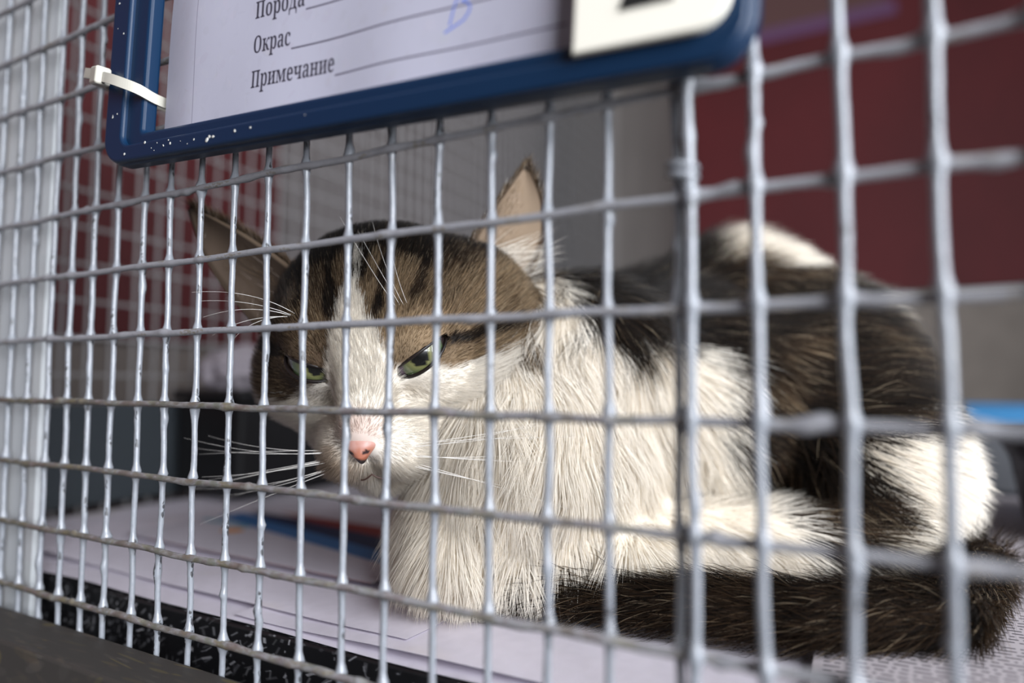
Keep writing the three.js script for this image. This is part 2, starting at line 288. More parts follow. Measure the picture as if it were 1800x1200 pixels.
// ---------------------------------------------------------------- document frame, form, number tag, zip tie
const tilt = -0.05;
const signPos = [-0.0525, 0.1545, 0.0085];   // lower left outer corner
{
  const t = thing('document_frame', 'navy blue plastic document frame tied to the wire mesh', 'frame', signPos); t.rotation.z = tilt;
  const m = phys({ color: new THREE.Color(0.0022, 0.016, 0.045), roughness: 0.42, specularIntensity: 0.5, clearcoat: 0.12, clearcoatRoughness: 0.25 });
  const W = 0.2165, H = 0.30, b = 0.0185, c = 0.0088;
  const sh = new THREE.Shape(); const r = 0.009;
  const rr = (s, x0, y0, x1, y1, r) => { s.moveTo(x0 + r, y0); s.lineTo(x1 - r, y0); s.absarc(x1 - r, y0 + r, r, -Math.PI / 2, 0); s.lineTo(x1, y1 - r); s.absarc(x1 - r, y1 - r, r, 0, Math.PI / 2); s.lineTo(x0 + r, y1); s.absarc(x0 + r, y1 - r, r, Math.PI / 2, Math.PI); s.lineTo(x0, y0 + r); s.absarc(x0 + r, y0 + r, r, Math.PI, Math.PI * 1.5); };
  rr(sh, 0.0015, 0.0015, W - 0.0015, H - 0.0015, r); const hole = new THREE.Path(); rr(hole, b, c, W - 0.012, H - b, 0.003); sh.holes.push(hole);
  part('border', new THREE.ExtrudeGeometry(sh, { depth: 0.0030, bevelEnabled: true, bevelThickness: 0.0012, bevelSize: 0.0015, bevelSegments: 4, curveSegments: 12 }), m, t);
  // raised outer ridge on the left and lower bars
  const rs = new THREE.Shape(); rr(rs, 0.0025, 0.0015, W - 0.0025, H - 0.0025, r - 0.001); const rh = new THREE.Path(); rr(rh, 0.0105, 0.0052, W - 0.0095, H - 0.0105, 0.005); rs.holes.push(rh);
  const rg = new THREE.ExtrudeGeometry(rs, { depth: 0.0008, bevelEnabled: true, bevelThickness: 0.001, bevelSize: 0.001, bevelSegments: 3, curveSegments: 12 }); rg.translate(0, 0, 0.0042);
  part('ridge', rg, m, t);
  // paint flecks spattered on the frame
  const R = rng(77), fl = [];
  for (let i = 0; i < 24; i++) {
    const left = i < 7, x = left ? 0.003 + R() * 0.007 : 0.014 + R() * R() * 0.14, y = left ? 0.014 + R() * 0.06 : 0.0022 + R() * 0.0035, s = 0.00012 + R() * R() * 0.0005;
    const g = new THREE.IcosahedronGeometry(s, 1); g.scale(1 + R(), 1 + R() * 0.8, 0.35); g.rotateZ(R() * 3); g.translate(x, y, 0.0061); fl.push(g);
  }
  const f = part('paint_flecks', mergeGeometries(fl), std({ color: 0xb9b8b2, roughness: 0.8 }), t); f.userData = { label: 'pale paint flecks on the navy frame', kind: 'stuff' };
}
{
  // form sheet: 0.172 m wide, lower part carries the lines
  const w = 0.1795;
  const tex = canvasTex(2048, 1024, (c, W, H) => {
    c.fillStyle = 'rgb(160,159,173)'; c.fillRect(0, 0, W, H);
    const R = rng(91); for (let i = 0; i < 1500; i++) { const v = 140 + R() * 40 | 0; c.fillStyle = `rgba(${v},${v - 3},${v + 4},0.10)`; c.beginPath(); c.ellipse(R() * W, R() * H, 2 + R() * 26, 2 + R() * 18, R() * 3, 0, 7); c.fill(); }
    for (let i = 0; i < 9; i++) { c.fillStyle = 'rgba(150,120,120,0.10)'; c.beginPath(); c.ellipse(500 + R() * 1000, H - 900 + R() * 600, 4 + R() * 26, 8 + R() * 30, 0.4, 0, 7); c.fill(); }
    const mm = W / 179.5, base = (yy) => H - (yy - 4.0) * mm;       // yy: mm above the sheet's lower edge
    c.fillStyle = 'rgb(34,30,44)'; c.font = `bold ${Math.round(7.0 * mm)}px serif`; c.textBaseline = 'alphabetic';
    const rows = [['Примечание', 12.8], ['Окрас', 23.0], ['Порода', 33.2]];
    const x0 = 44.6 * mm;
    c.lineWidth = 0.42 * mm; c.strokeStyle = 'rgb(60,56,70)';
    rows.forEach(([t, y], i) => {
      c.save(); c.translate(x0, base(y)); const target = [33.3, 15.6, 20.6, 25, 12][i] * mm, k = target / c.measureText(t).width; c.scale(k, 1); c.fillText(t, 0, 0); c.restore();
      c.beginPath(); c.moveTo(x0 + target + 0.4 * mm, base(y - 1.1)); c.lineTo([150, 152, 152, 152, 152][i] * mm, base(y - 1.1)); c.stroke();
    });
    // pen mark
    c.strokeStyle = 'rgba(70,96,190,0.75)'; c.lineWidth = 0.6 * mm; const px = 117 * mm, py = base(17.5);
    c.beginPath(); c.moveTo(px, py); c.quadraticCurveTo(px + 2 * mm, py - 9 * mm, px + 5 * mm, py - 10 * mm); c.quadraticCurveTo(px + 8 * mm, py - 7 * mm, px + 3.5 * mm, py - 5.5 * mm); c.quadraticCurveTo(px + 8 * mm, py - 4 * mm, px + 4 * mm, py - 0.6 * mm); c.quadraticCurveTo(px + 1.5 * mm, py + 0.4 * mm, px - 1.5 * mm, py + 1.5 * mm); c.stroke();
    c.lineWidth = 0.3 * mm; c.strokeStyle = 'rgba(96,92,106,0.6)'; c.beginPath(); c.moveTo(17.5 * mm, H); c.lineTo(16.5 * mm, 0); c.stroke();
  });
  const nx = 60, ny = 24, hh = 0.095, pos = [], uv = [], idx = [];
  // only the lower 9.5 cm carry print; the sheet goes on blank above it
  const zed = (x, y) => (x < 0.017 ? -0.0022 * ((0.017 - x) / 0.017) ** 1.5 : 0) + 0.0007 * noise(x * 18, y * 14, 4);
  for (const s of [0.00025, 0]) for (let j = 0; j <= ny; j++) for (let i = 0; i <= nx; i++) { const x = w * i / nx, y = hh * j / ny; pos.push(x, y, zed(x, y) + s); uv.push(i / nx, j / ny); }
  const o = (nx + 1) * (ny + 1);
  for (let j = 0; j < ny; j++) for (let i = 0; i < nx; i++) { const a = j * (nx + 1) + i, b = a + 1, d = a + nx + 1, e = d + 1; idx.push(a, b, d, b, e, d, a + o, d + o, b + o, b + o, d + o, e + o); }
  const g = new THREE.BufferGeometry(); g.setAttribute('position', new THREE.Float32BufferAttribute(pos, 3)); g.setAttribute('uv', new THREE.Float32BufferAttribute(uv, 2)); g.setIndex(idx); g.computeVertexNormals();
  const t = thing('form_sheet', 'white printed form with bold headings in the navy frame', 'paper', [0, 0, 0]); t.position.set(...signPos); t.rotation.z = tilt;
  const a = part('printed_area', g, std({ map: tex, roughness: 0.75, side: THREE.DoubleSide }), t); a.position.set(0.0240, 0.0092, 0.0008);
  part('blank_area', box(0.0240, 0.2035, 0.1042, 0.2805, 0.0008, 0.00105), std({ color: 0xa09fad, roughness: 0.75 }), t);
}
{
  const t = thing('number_tag', 'cream plastic number tag with a bold black 2 on the form corner', 'tag', signPos); t.rotation.z = tilt;
  const sh = new THREE.Shape(); const x0 = 0.1795, x1 = 0.2115, y0 = 0.0065, y1 = 0.075, r = 0.0065;
  sh.moveTo(x0, y0); sh.lineTo(x1 - r, y0); sh.absarc(x1 - r, y0 + r, r, -Math.PI / 2, 0); sh.lineTo(x1, y1 - r); sh.absarc(x1 - r, y1 - r, r, 0, Math.PI / 2); sh.lineTo(x0, y1); sh.lineTo(x0, y0);
  const g = new THREE.ExtrudeGeometry(sh, { depth: 0.0012, bevelEnabled: true, bevelThickness: 0.0005, bevelSize: 0.0005, bevelSegments: 2 }); g.translate(0, 0, 0.0066);
  part('plate', g, std({ color: 0xdcd8cb, roughness: 0.5 }), t);
  // digit 2
  const d = new THREE.Shape();
  d.moveTo(0, 0); d.lineTo(0.0145, 0); d.lineTo(0.0145, 0.0042); d.lineTo(0.0062, 0.0042); d.quadraticCurveTo(0.009, 0.0075, 0.0115, 0.0105); d.quadraticCurveTo(0.0145, 0.0145, 0.0138, 0.0175); d.quadraticCurveTo(0.0122, 0.0225, 0.0068, 0.0222); d.quadraticCurveTo(0.0012, 0.0216, 0.0004, 0.0156); d.lineTo(0.0045, 0.0152); d.quadraticCurveTo(0.005, 0.0184, 0.007, 0.0184); d.quadraticCurveTo(0.0096, 0.018, 0.0094, 0.0152); d.quadraticCurveTo(0.0088, 0.012, 0.0055, 0.0088); d.quadraticCurveTo(0.001, 0.0045, 0, 0);
  const dg = new THREE.ExtrudeGeometry(d, { depth: 0.0002, bevelEnabled: false }); dg.scale(0.8, 0.9, 1); dg.translate(0.1895, 0.0132, 0.0084);
  part('digit', dg, std({ color: 0x141414, roughness: 0.5 }), t);
}
{
  const t = thing('zip_tie', 'white plastic zip tie round the left bar of the navy frame', 'zip tie', [0, 0, 0]);
  const m = phys({ color: 0xb0ada2, roughness: 0.4 });
  const pts = [V(-0.049, 0.1845, 0.0168), V(-0.0445, 0.183, 0.0182), V(-0.037, 0.180, 0.0176), V(-0.0316, 0.1775, 0.0148), V(-0.0308, 0.1762, 0.0100), V(-0.0335, 0.177, 0.0), V(-0.045, 0.181, -0.0035), V(-0.0545, 0.1845, 0.003), V(-0.0545, 0.185, 0.012), V(-0.049, 0.1845, 0.0168)];
  const cur = new THREE.CatmullRomCurve3(pts); const cs = cur.getPoints(70);
  const strap = (P, wd, th) => { const pos = [], idx = []; P.forEach((p, i) => { const tg = P[Math.min(P.length - 1, i + 1)].clone().sub(P[Math.max(0, i - 1)]).normalize(); const up = V(0.12, 1, 0).addScaledVector(tg, -V(0.12, 1, 0).dot(tg)).normalize(); const n = tg.clone().cross(up); for (const [a, b] of [[1, 1], [1, -1], [-1, -1], [-1, 1]]) { const q = p.clone().addScaledVector(up, a * wd / 2).addScaledVector(n, b * th / 2); pos.push(q.x, q.y, q.z); } if (i) for (let k = 0; k < 4; k++) { const a = (i - 1) * 4 + k, b = (i - 1) * 4 + (k + 1) % 4; idx.push(a, b, a + 4, b, b + 4, a + 4); } }); idx.push(0, 2, 1, 0, 3, 2); const e = (P.length - 1) * 4; idx.push(e, e + 1, e + 2, e, e + 2, e + 3); const g = new THREE.BufferGeometry(); g.setAttribute('position', new THREE.Float32BufferAttribute(pos, 3)); g.setIndex(idx); const f = g.toNonIndexed(); f.computeVertexNormals(); return f; };
  part('strap', strap(cs, 0.0034, 0.0011), m, t);
  const hd = new RoundedBoxGeometry(0.0062, 0.0062, 0.005, 3, 0.001); const h = part('head', hd, m, t); h.position.set(-0.0495, 0.1848, 0.0172); h.rotation.set(0, -0.2, -0.2);
  part('tail_end', strap([V(-0.0515, 0.1855, 0.0172), V(-0.055, 0.187, 0.0172), V(-0.0595, 0.1885, 0.0165)], 0.0034, 0.0012), m, t);
}

// ---------------------------------------------------------------- the cat
const MM = 0.001;
// tapered capsule, ellipsoid and smooth union distances, all in millimetres
const sEll = (p, c, r) => { const x = (p[0] - c[0]) / r[0], y = (p[1] - c[1]) / r[1], z = (p[2] - c[2]) / r[2], k = Math.hypot(x, y, z), q = Math.hypot(x / r[0], y / r[1], z / r[2]); return q < 1e-9 ? -Math.min(...r) : k * (k - 1) / q; };
const sCap = (p, a, b, ra, rb) => { const bx = b[0] - a[0], by = b[1] - a[1], bz = b[2] - a[2], px = p[0] - a[0], py = p[1] - a[1], pz = p[2] - a[2], t = clamp((px * bx + py * by + pz * bz) / (bx * bx + by * by + bz * bz)); return Math.hypot(px - bx * t, py - by * t, pz - bz * t) - lerp(ra, rb, t); };
const smin = (a, b, k) => { const h = Math.max(k - Math.abs(a - b), 0) / k; return Math.min(a, b) - h * h * k * 0.25; };
// head: own axes in millimetres, x to the viewer's right, y up, z out of the face
const headM = new THREE.Matrix4().makeRotationFromEuler(new THREE.Euler(0.36, 0.43, 0.085, 'YXZ'));
const EYE = [[-17.6, 3, 25], [17.6, 3, 25]];
const headO = V(32.1, 86.6, -24.7).sub(V(0, 3, 36).applyMatrix4(headM));
const toWorld = (p) => V(...p).applyMatrix4(headM).add(headO);
const headInv = headM.clone().invert();
const toHead = (v) => v.clone().sub(headO).applyMatrix4(headInv);
const LID = [[0.17, -0.40], [0.14, -0.42]];       // upper and lower lid angles
const EYEM = [-1, 1].map((s, k) => new THREE.Matrix4().makeRotationFromEuler(new THREE.Euler(-0.02, s * 0.16, s * (k ? 0.50 : 0.34), 'YXZ')));
const EYEINV = EYEM.map((m) => m.clone().invert());
function headSDF(p) {
  const q = [Math.abs(p[0]), p[1], p[2]];
  let d = sEll(p, [0, 8, -3], [40, 34, 37]);
  d = smin(d, sEll(q, [25, -9, 6], [21, 20, 22]), 12);
  d = smin(d, sCap(p, [0, 10, 28], [0, -17, 41], 11, 8.5), 9);
  d = smin(d, sEll(q, [8.5, -27, 34], [11, 10.5, 11]), 6);
  d = smin(d, sEll(p, [0, -38, 28], [11, 8, 9]), 6);
  d = smin(d, sEll(q, [18, 15, 24], [12, 8, 10]), 7);
  d = smin(d, sEll(p, [0, -27, 14], [28, 18, 20]), 10);
  d = smin(d, sEll(p, [33, 2, -10], [22, 27, 24]), 14);
  for (let k = 0; k < 2; k++) {
    const e = EYE[k], v = V(p[0] - e[0], p[1] - e[1], p[2] - e[2]), r = v.length();
    if (r > 30) continue;
    d = smin(d, r - 11.5, 5);
    v.applyMatrix4(EYEINV[k]);
    const [up, lo] = LID[k];
    if (v.z > 0) d = Math.max(d, -Math.max(v.y * Math.cos(up) - v.z * Math.sin(up), -(v.y * Math.cos(lo) - v.z * Math.sin(lo)), 9.6 - r, r - 12.6));
  }
  return d;
}
const BL = {
  chest: [52, 46, -110], tail: [[214, 12, -176], [198, 11, -102], [166, 10, -84], [134, 10, -77], [103, 8, -72], [70, 5, -62]], tr: [10, 10, 10, 9, 7, 4],
};
function bodyOnly(p) {
  let d = sEll(p, BL.chest, [50, 47, 56]);
  d = smin(d, sCap(p, [16, 90, -66], [62, 84, -128], 34, 44), 16);
  d = smin(d, sEll(p, [-5, 116, -84], [26, 22, 26]), 14);
  d = smin(d, sEll(p, [88, 66, -196], [66, 64, 70]), 20);
  d = smin(d, sEll(p, [138, 65, -234], [64, 66, 70]), 20);
  d = smin(d, sCap(p, [52, 100, -200], [112, 116, -226], 30, 36), 16);
  d = smin(d, sCap(p, [112, 116, -226], [148, 100, -236], 36, 32), 16);
  d = smin(d, sEll(p, [170, 44, -192], [36, 44, 42]), 14);
  d = smin(d, sCap(p, [48, 16, -57], [102, 15, -98], 15, 15), 10);
  d = smin(d, sCap(p, [104, 18, -122], [172, 17, -156], 15, 16), 10);
  d = smin(d, sCap(p, [43, 30, -66], [54, 56, -82], 18, 30), 14);
  return d;
}
function tailOnly(p) { let d = 1e9; for (let i = 0; i < 5; i++) d = Math.min(d, sCap(p, BL.tail[i], BL.tail[i + 1], BL.tr[i], BL.tr[i + 1])); return d; }
const bodySDF = (p) => Math.max(smin(bodyOnly(p), tailOnly(p), 5), -(p[1] - 2));
function polygonise(sdf, c, half, n) {
  const mc = new MarchingCubes(n, new THREE.MeshBasicMaterial(), false, false, 300000), h = n / 2;
  mc.isolation = 0;
  for (let z = 0; z < n; z++) for (let y = 0; y < n; y++) for (let x = 0; x < n; x++) mc.field[x + y * n + z * n * n] = -sdf([c[0] + (x - h) / h * half, c[1] + (y - h) / h * half, c[2] + (z - h) / h * half]);
  mc.update();
  const out = new Float32Array(mc.count * 3);
  for (let i = 0; i < mc.count * 3; i++) out[i] = c[i % 3] + mc.positionArray[i] * half;
  return out;
}
const grad = (f, p, e = 0.4) => { const v = V(f([p[0] + e, p[1], p[2]]) - f([p[0] - e, p[1], p[2]]), f([p[0], p[1] + e, p[2]]) - f([p[0], p[1] - e, p[2]]), f([p[0], p[1], p[2] + e]) - f([p[0], p[1], p[2] - e])); return v.normalize(); };

// coat colours (linear)
const WHITE = [0.96, 0.90, 0.80], TAN = [0.36, 0.255, 0.15], BROWN = [0.062, 0.036, 0.019], BLACK = [0.010, 0.007, 0.005], PINK = [0.62, 0.36, 0.30], GINGER = [0.42, 0.24, 0.10];
const mixc = (a, b, t) => [lerp(a[0], b[0], t), lerp(a[1], b[1], t), lerp(a[2], b[2], t)];
// returns [white share, darkness 0..1 (tan to black), pink share] at a head point
function headCoat(p) {
  const [x, y, z] = p, n = noise(x * 0.09, y * 0.09, z * 0.09) * 2.4 + noise(x * 0.3, y * 0.3, z * 0.3) * 1.0;
  const bw = y > 29 ? 0 : y > 6 ? lerp(10.5, 1.5, (y - 6) / 21) : lerp(11.5, 10.5, (y + 2) / 8);
  let white = sstep(1.6, -1.6, Math.abs(x + 0.5) - bw + n * 0.7) * (z > 0 ? 1 : 0);
  const line = x > 0 ? lerp(1.0, -5, clamp((x - 14) / 40)) : lerp(-2, -13, clamp((-x - 12) / 26));
  white = Math.max(white, sstep(1.8, -1.8, y - line + n * 0.8));
  if (z < -14) white *= sstep(-26, -14, z) * sstep(6, -6, y) ;
  // dark marks
  let dark = 0.21 + 0.16 * noise(x * 0.05, y * 0.05, z * 0.05 + 4);
  dark += 0.75 * sstep(25, 36, y + 0.1 * Math.abs(x) - (z > 20 ? 6 : 0));
  dark += 0.75 * sstep(2.6, 0.8, Math.abs(Math.abs(x) - 8 - 0.12 * (y - 20)) + n * 0.4) * sstep(14, 20, y) ;
  dark += 0.5 * sstep(2.4, 0.8, Math.abs(Math.abs(x) - 19 - 0.2 * (y - 20)) + n * 0.5) * sstep(18, 24, y);
  dark += 0.8 * sstep(3.0, 1.0, Math.abs(x) + n) * sstep(24, 29, y);
  const ax = Math.abs(x);
  const ly = 7 - 0.24 * (ax - 28);
  dark += 0.9 * sstep(2.4, 0.6, Math.abs(y - ly)) * sstep(27, 31, ax) * sstep(50, 44, ax);
  if (x < 0) dark += 0.22;  // left half of the face darkened, its shade put into the coat colour
  let ging = sstep(11, 5, Math.hypot(x + 12, y + 31, (z - 40) * 0.6) + n) * 0.8;
  const pink = sstep(9, 3, Math.hypot(x * 0.8, y + 15, z - 48)) * 0.45;
  return [white, clamp(dark), pink, ging];
}
const SPOTS = [];   // [x, y, z, radius, kind] in millimetres
SPOTS.push([112, 135, -170, 52, 0], [84, 122, -126, 32, 0], [50, 130, -190, 45, 0], [165, 108, -182, 52, 0], [148, 75, -155, 31, 0], [156, 50, -155, 22, 0], [156, 24, -150, 21, 0], [212, 98, -212, 38, 0], [128, 160, -212, 26, 1]);
function bodyCoat(p) {
  const n = noise(p[0] * 0.03, p[1] * 0.03, p[2] * 0.03) * 0.16 + noise(p[0] * 0.1, p[1] * 0.1, p[2] * 0.1) * 0.09;
  let white = 1;
  for (const [x, y, z, r, k] of SPOTS) { const d = Math.hypot(p[0] - x, p[1] - y, p[2] - z) / r + n, w = sstep(1.1, 0.9, d); white = lerp(white, k, w); }
  if (tailOnly(p) < 4 && bodyOnly(p) > -2) white = 0;
  const h = toHead(V(p[0], p[1], p[2])), patch = sstep(58, 52, h.x + n * 14) * sstep(-6, -1, h.y + n * 12) * sstep(-52, -44, h.z) * (h.x > 0 ? 1 : 0);
  if (patch > 0.5) return [0, 0.42 + n, 0, 0];
  const nape = sstep(34, 26, Math.hypot(p[0] + 5, p[1] - 122, p[2] + 86)); if (nape > 0.5) return [0, 0.97, 0, 0];
  const dark = 0.90 + 0.36 * noise(p[0] * 0.02 + 3, p[1] * 0.045, p[2] * 0.02) + 0.15 * noise(p[0] * 0.08, p[1] * 0.08, p[2] * 0.08);
  const nearNeck = sstep(125, 95, p[0]) * sstep(85, 105, p[1]) * 0.3;
  return [white, clamp(dark + nearNeck, 0.25, 1), 0, 0];
}
function shade(c, R, s) {
  // one strand's colour: s runs root to tip
  const [w, d, pk, gi] = c;
  let base;
  if (R() < w) base = mixc(mixc(WHITE, PINK, pk), GINGER, gi * 0.7);
  else { const t = clamp(d + (R() - 0.5) * 0.55); base = t < 0.5 ? mixc(TAN, BROWN, t * 2) : mixc(BROWN, BLACK, (t - 0.5) * 2); if (s > 0.6 && R() < 0.25 * (1 - d)) base = mixc(base, [0.5, 0.4, 0.27], 0.6); }
  return base;
}
function skin(c) { const dk = c[1] < 0.5 ? mixc(TAN, BROWN, c[1] * 2) : mixc(BROWN, BLACK, (c[1] - 0.5) * 2); return mixc(dk, mixc(mixc(WHITE, PINK, c[2]), GINGER, c[3] * 0.7), c[0]); }

const cat = thing('cat', 'white cat with brown tabby patches crouching behind the wire mesh', 'cat');
{
  const R = rng(2024);
  const soup = [];       // {pos, nor, col, kind}
  const addSoup = (pos, nor, coat, kind) => {
    const a = V(0, 0, 0), b = V(0, 0, 0), c = V(0, 0, 0);   // wind every triangle outward
    for (let i = 0; i < pos.length; i += 9) {
      a.fromArray(pos, i); b.fromArray(pos, i + 3).sub(a); c.fromArray(pos, i + 6).sub(a); b.cross(c);
      if (b.x * (nor[i] + nor[i + 3] + nor[i + 6]) + b.y * (nor[i + 1] + nor[i + 4] + nor[i + 7]) + b.z * (nor[i + 2] + nor[i + 5] + nor[i + 8]) < 0) {
        for (const arr of [pos, nor]) for (let k = 0; k < 3; k++) { const t = arr[i + 3 + k]; arr[i + 3 + k] = arr[i + 6 + k]; arr[i + 6 + k] = t; }
        const v = i / 3, t = coat[v + 1]; coat[v + 1] = coat[v + 2]; coat[v + 2] = t;
      }
    }
    soup.push({ pos, nor, coat, kind });
  };
  // body
  let t = polygonise(bodySDF, [90, 80, -150], 172, 96);
  { const pos = [], nor = [], coat = []; for (let i = 0; i < t.length; i += 3) { const p = [t[i], t[i + 1], t[i + 2]], g = grad(bodySDF, p); pos.push(...p); nor.push(g.x, g.y, g.z); coat.push(bodyCoat(p)); } addSoup(pos, nor, coat, 'body'); }
  // head
  t = polygonise(headSDF, [0, -2, 4], 60, 116);
  { const pos = [], nor = [], coat = []; for (let i = 0; i < t.length; i += 3) { const p = [t[i], t[i + 1], t[i + 2]], g = grad(headSDF, p, 0.5).transformDirection(headM), w = toWorld(p); pos.push(w.x, w.y, w.z); nor.push(g.x, g.y, g.z); const c = headCoat(p); coat.push(c); } addSoup(pos, nor, coat, 'head'); }
  // eyelids
  const lidRims = [];
  EYE.forEach((e, k) => {
    const P = (r, th, ph) => V(r * Math.sin(ph), r * Math.cos(ph) * Math.sin(th), r * Math.cos(ph) * Math.cos(th)).applyMatrix4(EYEM[k]).add(V(...e));
    for (const t0 of LID[k]) { const rim = []; for (let j = 0; j <= 24; j++) { const q = P(11.25, t0, lerp(-1.25, 1.25, j / 24)); rim.push(toWorld([q.x, q.y, q.z]).multiplyScalar(MM)); } lidRims.push(rim); }
    // eyeball
    const g = new THREE.SphereGeometry(10.6, 64, 48), col = [], pa = g.attributes.position, gaze = (k ? V(0.24, 0.16, 1) : V(0.20, 0.12, 1)).normalize();
    for (let i = 0; i < pa.count; i++) {
      const v = V(pa.getX(i), pa.getY(i), pa.getZ(i)).normalize(), a = Math.acos(clamp(v.dot(gaze), -1, 1));
      const px = v.x - gaze.x, py = v.y - gaze.y, pup = Math.hypot(px / 0.30, py / 0.40);
      let c = pup < 1 ? [0.006, 0.006, 0.006] : a < 0.86 ? mixc([0.22, 0.22, 0.085], [0.075, 0.115, 0.05], sstep(0.35, 0.75, a)) : [0.03, 0.02, 0.02];
      if (k && v.x < -0.30) c = mixc(c, [0.22, 0.15, 0.22], sstep(-0.30, -0.42, v.x));
      col.push(...c);
    }
    g.setAttribute('color', new THREE.Float32BufferAttribute(col, 3));
    g.translate(...e); g.applyMatrix4(headM); g.translate(headO.x, headO.y, headO.z); g.scale(MM, MM, MM);
    const eye = part('eye', g, phys({ vertexColors: true, roughness: 0.25, clearcoat: 1, clearcoatRoughness: 0.02 }), cat); eye.userData = { label: k ? 'half-closed green eye' : 'shaded olive eye' };
  });
  // ears: curved triangular shells with an inner and an outer face (world millimetres)
  const ear = (A, B, T, bl, br, hollow, kind) => {
    const a = V(...A), b = V(...B), tp = V(...T), f = b.clone().sub(a).cross(tp.clone().sub(a)).normalize(), side = b.clone().sub(a).normalize();
    if (f.dot(V(185, 80, 148).sub(a)) < 0) f.negate();
    const at = (u, v) => { const L = a.clone().lerp(tp, v).addScaledVector(side, -bl * Math.sin(Math.PI * v)), Rr = b.clone().lerp(tp, v).addScaledVector(side, br * Math.sin(Math.PI * Math.pow(v, 1.35))); return L.lerp(Rr, u).addScaledVector(f, -hollow * Math.sin(Math.PI * u) * Math.pow(1 - v, 0.55)); };
    const nu = 22, nv = 26;
    for (const outer of [0, 1]) {
      const pos = [], nor = [], coat = [];
      const put = (i, j) => { const u = i / nu, v = j / nv * 0.985, e = 0.01, p = at(u, v), n = at(Math.min(1, u + e), v).sub(at(Math.max(0, u - e), v)).cross(at(u, Math.min(0.999, v + e)).sub(at(u, Math.max(0, v - e)))).normalize(); if (n.dot(f) < 0) n.negate(); if (outer) { n.negate(); p.addScaledVector(n, 1.1); } pos.push(p.x, p.y, p.z); nor.push(n.x, n.y, n.z); const rim = Math.min(u, 1 - u); coat.push(outer ? [0, 0.93, 0, 0] : v > 0.95 ? [0, 0.97, 0, 0] : rim < 0.06 ? (kind ? [0, 0.55, 0, 0] : u < 0.5 ? [0.7, 0.3, 0, 1] : [0, 0.7, 0, 0]) : [kind ? 0.14 : 0.05, kind ? 0.26 : 0.62, 0.35, 0.4]); };  // left ear: rim tinted for light shining through, inside darkened as its shade
      for (let i = 0; i < nu; i++) for (let j = 0; j < nv; j++) { put(i, j); put(i + 1, j); put(i, j + 1); put(i + 1, j); put(i + 1, j + 1); put(i, j + 1); }
      addSoup(pos, nor, coat, outer ? 'earback' : 'ear');
    }
    return { at, f, side };
  };
  const earR = ear([43.5, 116, -58], [61, 112, -82], [64.6, 165, -80], 2, 10, 8, 1);
  const earL = ear([-6, 122, -32], [-22, 99, -30], [-49.6, 148, -18], 2, 5, 7, 0);

  // one continuous skin mesh
  let n = 0; for (const s of soup) n += s.pos.length / 3;
  const P = new Float32Array(n * 3), N = new Float32Array(n * 3), C = new Float32Array(n * 3); let o = 0;
  for (const s of soup) for (let i = 0; i < s.pos.length / 3; i++, o++) { const c = skin(s.coat[i]); for (let k = 0; k < 3; k++) { P[o * 3 + k] = s.pos[i * 3 + k] * MM; N[o * 3 + k] = s.nor[i * 3 + k]; C[o * 3 + k] = c[k]; } }
  const g = new THREE.BufferGeometry(); g.setAttribute('position', new THREE.BufferAttribute(P, 3)); g.setAttribute('normal', new THREE.BufferAttribute(N, 3)); g.setAttribute('color', new THREE.BufferAttribute(C, 3));
  part('body', g, std({ vertexColors: true, roughness: 0.9, side: THREE.DoubleSide }), cat);
  part('eyelid_rim', mergeGeometries(lidRims.map((r) => wireGeo(r, () => 0.00065, 6))), std({ color: 0x1a1210, roughness: 0.4 }), cat);

  // ------------------------------------------------ fur
  const axis = V(0.56, 0, -0.83);
  const fp = [], fn = [], fc = [], fi = [];
  function strand(p, nrm, dir, L, lift, w, coat, droop, root, dimFace) {
    const b = fp.length / 3, side = dir.clone().cross(nrm).normalize().applyAxisAngle(dir, (R() - 0.5) * 1.3);
    const d0 = dir.clone().multiplyScalar(Math.cos(lift)).addScaledVector(nrm, Math.sin(lift)), d1 = dir.clone().multiplyScalar(Math.cos(lift * 0.35)).addScaledVector(nrm, Math.sin(lift * 0.35));
    const pale = R() < coat[0], sh = pale ? Math.min(1, 0.72 + R() * 0.4) * (dimFace ? 0.86 : 1) : 0.45 + R() * 1.0;  // white face fur dimmed in colour where the light would overexpose it
    const base = shade([pale ? 1 : 0, coat[1], coat[2], coat[3]], R, 0), tip = coat[0] > 0.5 ? base : (R() < 0.28 * (1.15 - coat[1]) ? mixc(base, [0.46, 0.36, 0.24], 0.65) : base);
    let q = p.clone().addScaledVector(nrm, root ?? -0.6);
    const S = [0, 0.38, 0.74, 1];
    for (let k = 0; k < 4; k++) {
      if (k) q = q.clone().addScaledVector(k < 2 ? d0 : d0.clone().lerp(d1, k === 2 ? 0.5 : 1), L * (S[k] - S[k - 1])).add(V(0, -droop * L * S[k] * S[k] * 0.5, 0));
      if (q.y < 0.6) q.y = 0.6 + R() * 0.5;
      const ww = w * (k === 0 ? 1 : k === 1 ? 0.9 : 0.6), c = k < 2 ? base : tip;
      const nn = nrm.clone().addScaledVector(d0, 0.25).addScaledVector(side, (R() - 0.5) * 0.35).normalize();
      for (const s of k === 3 ? [0] : [-0.5, 0.5]) { fp.push((q.x + side.x * ww * s) * MM, (q.y + side.y * ww * s) * MM, (q.z + side.z * ww * s) * MM); fn.push(nn.x, nn.y, nn.z); fc.push(c[0] * sh, c[1] * sh, c[2] * sh); }
    }
    fi.push(b, b + 1, b + 2, b + 1, b + 3, b + 2, b + 2, b + 3, b + 4, b + 3, b + 5, b + 4, b + 4, b + 5, b + 6);
  }
  const project = (v, n) => v.addScaledVector(n, -v.dot(n)).normalize();
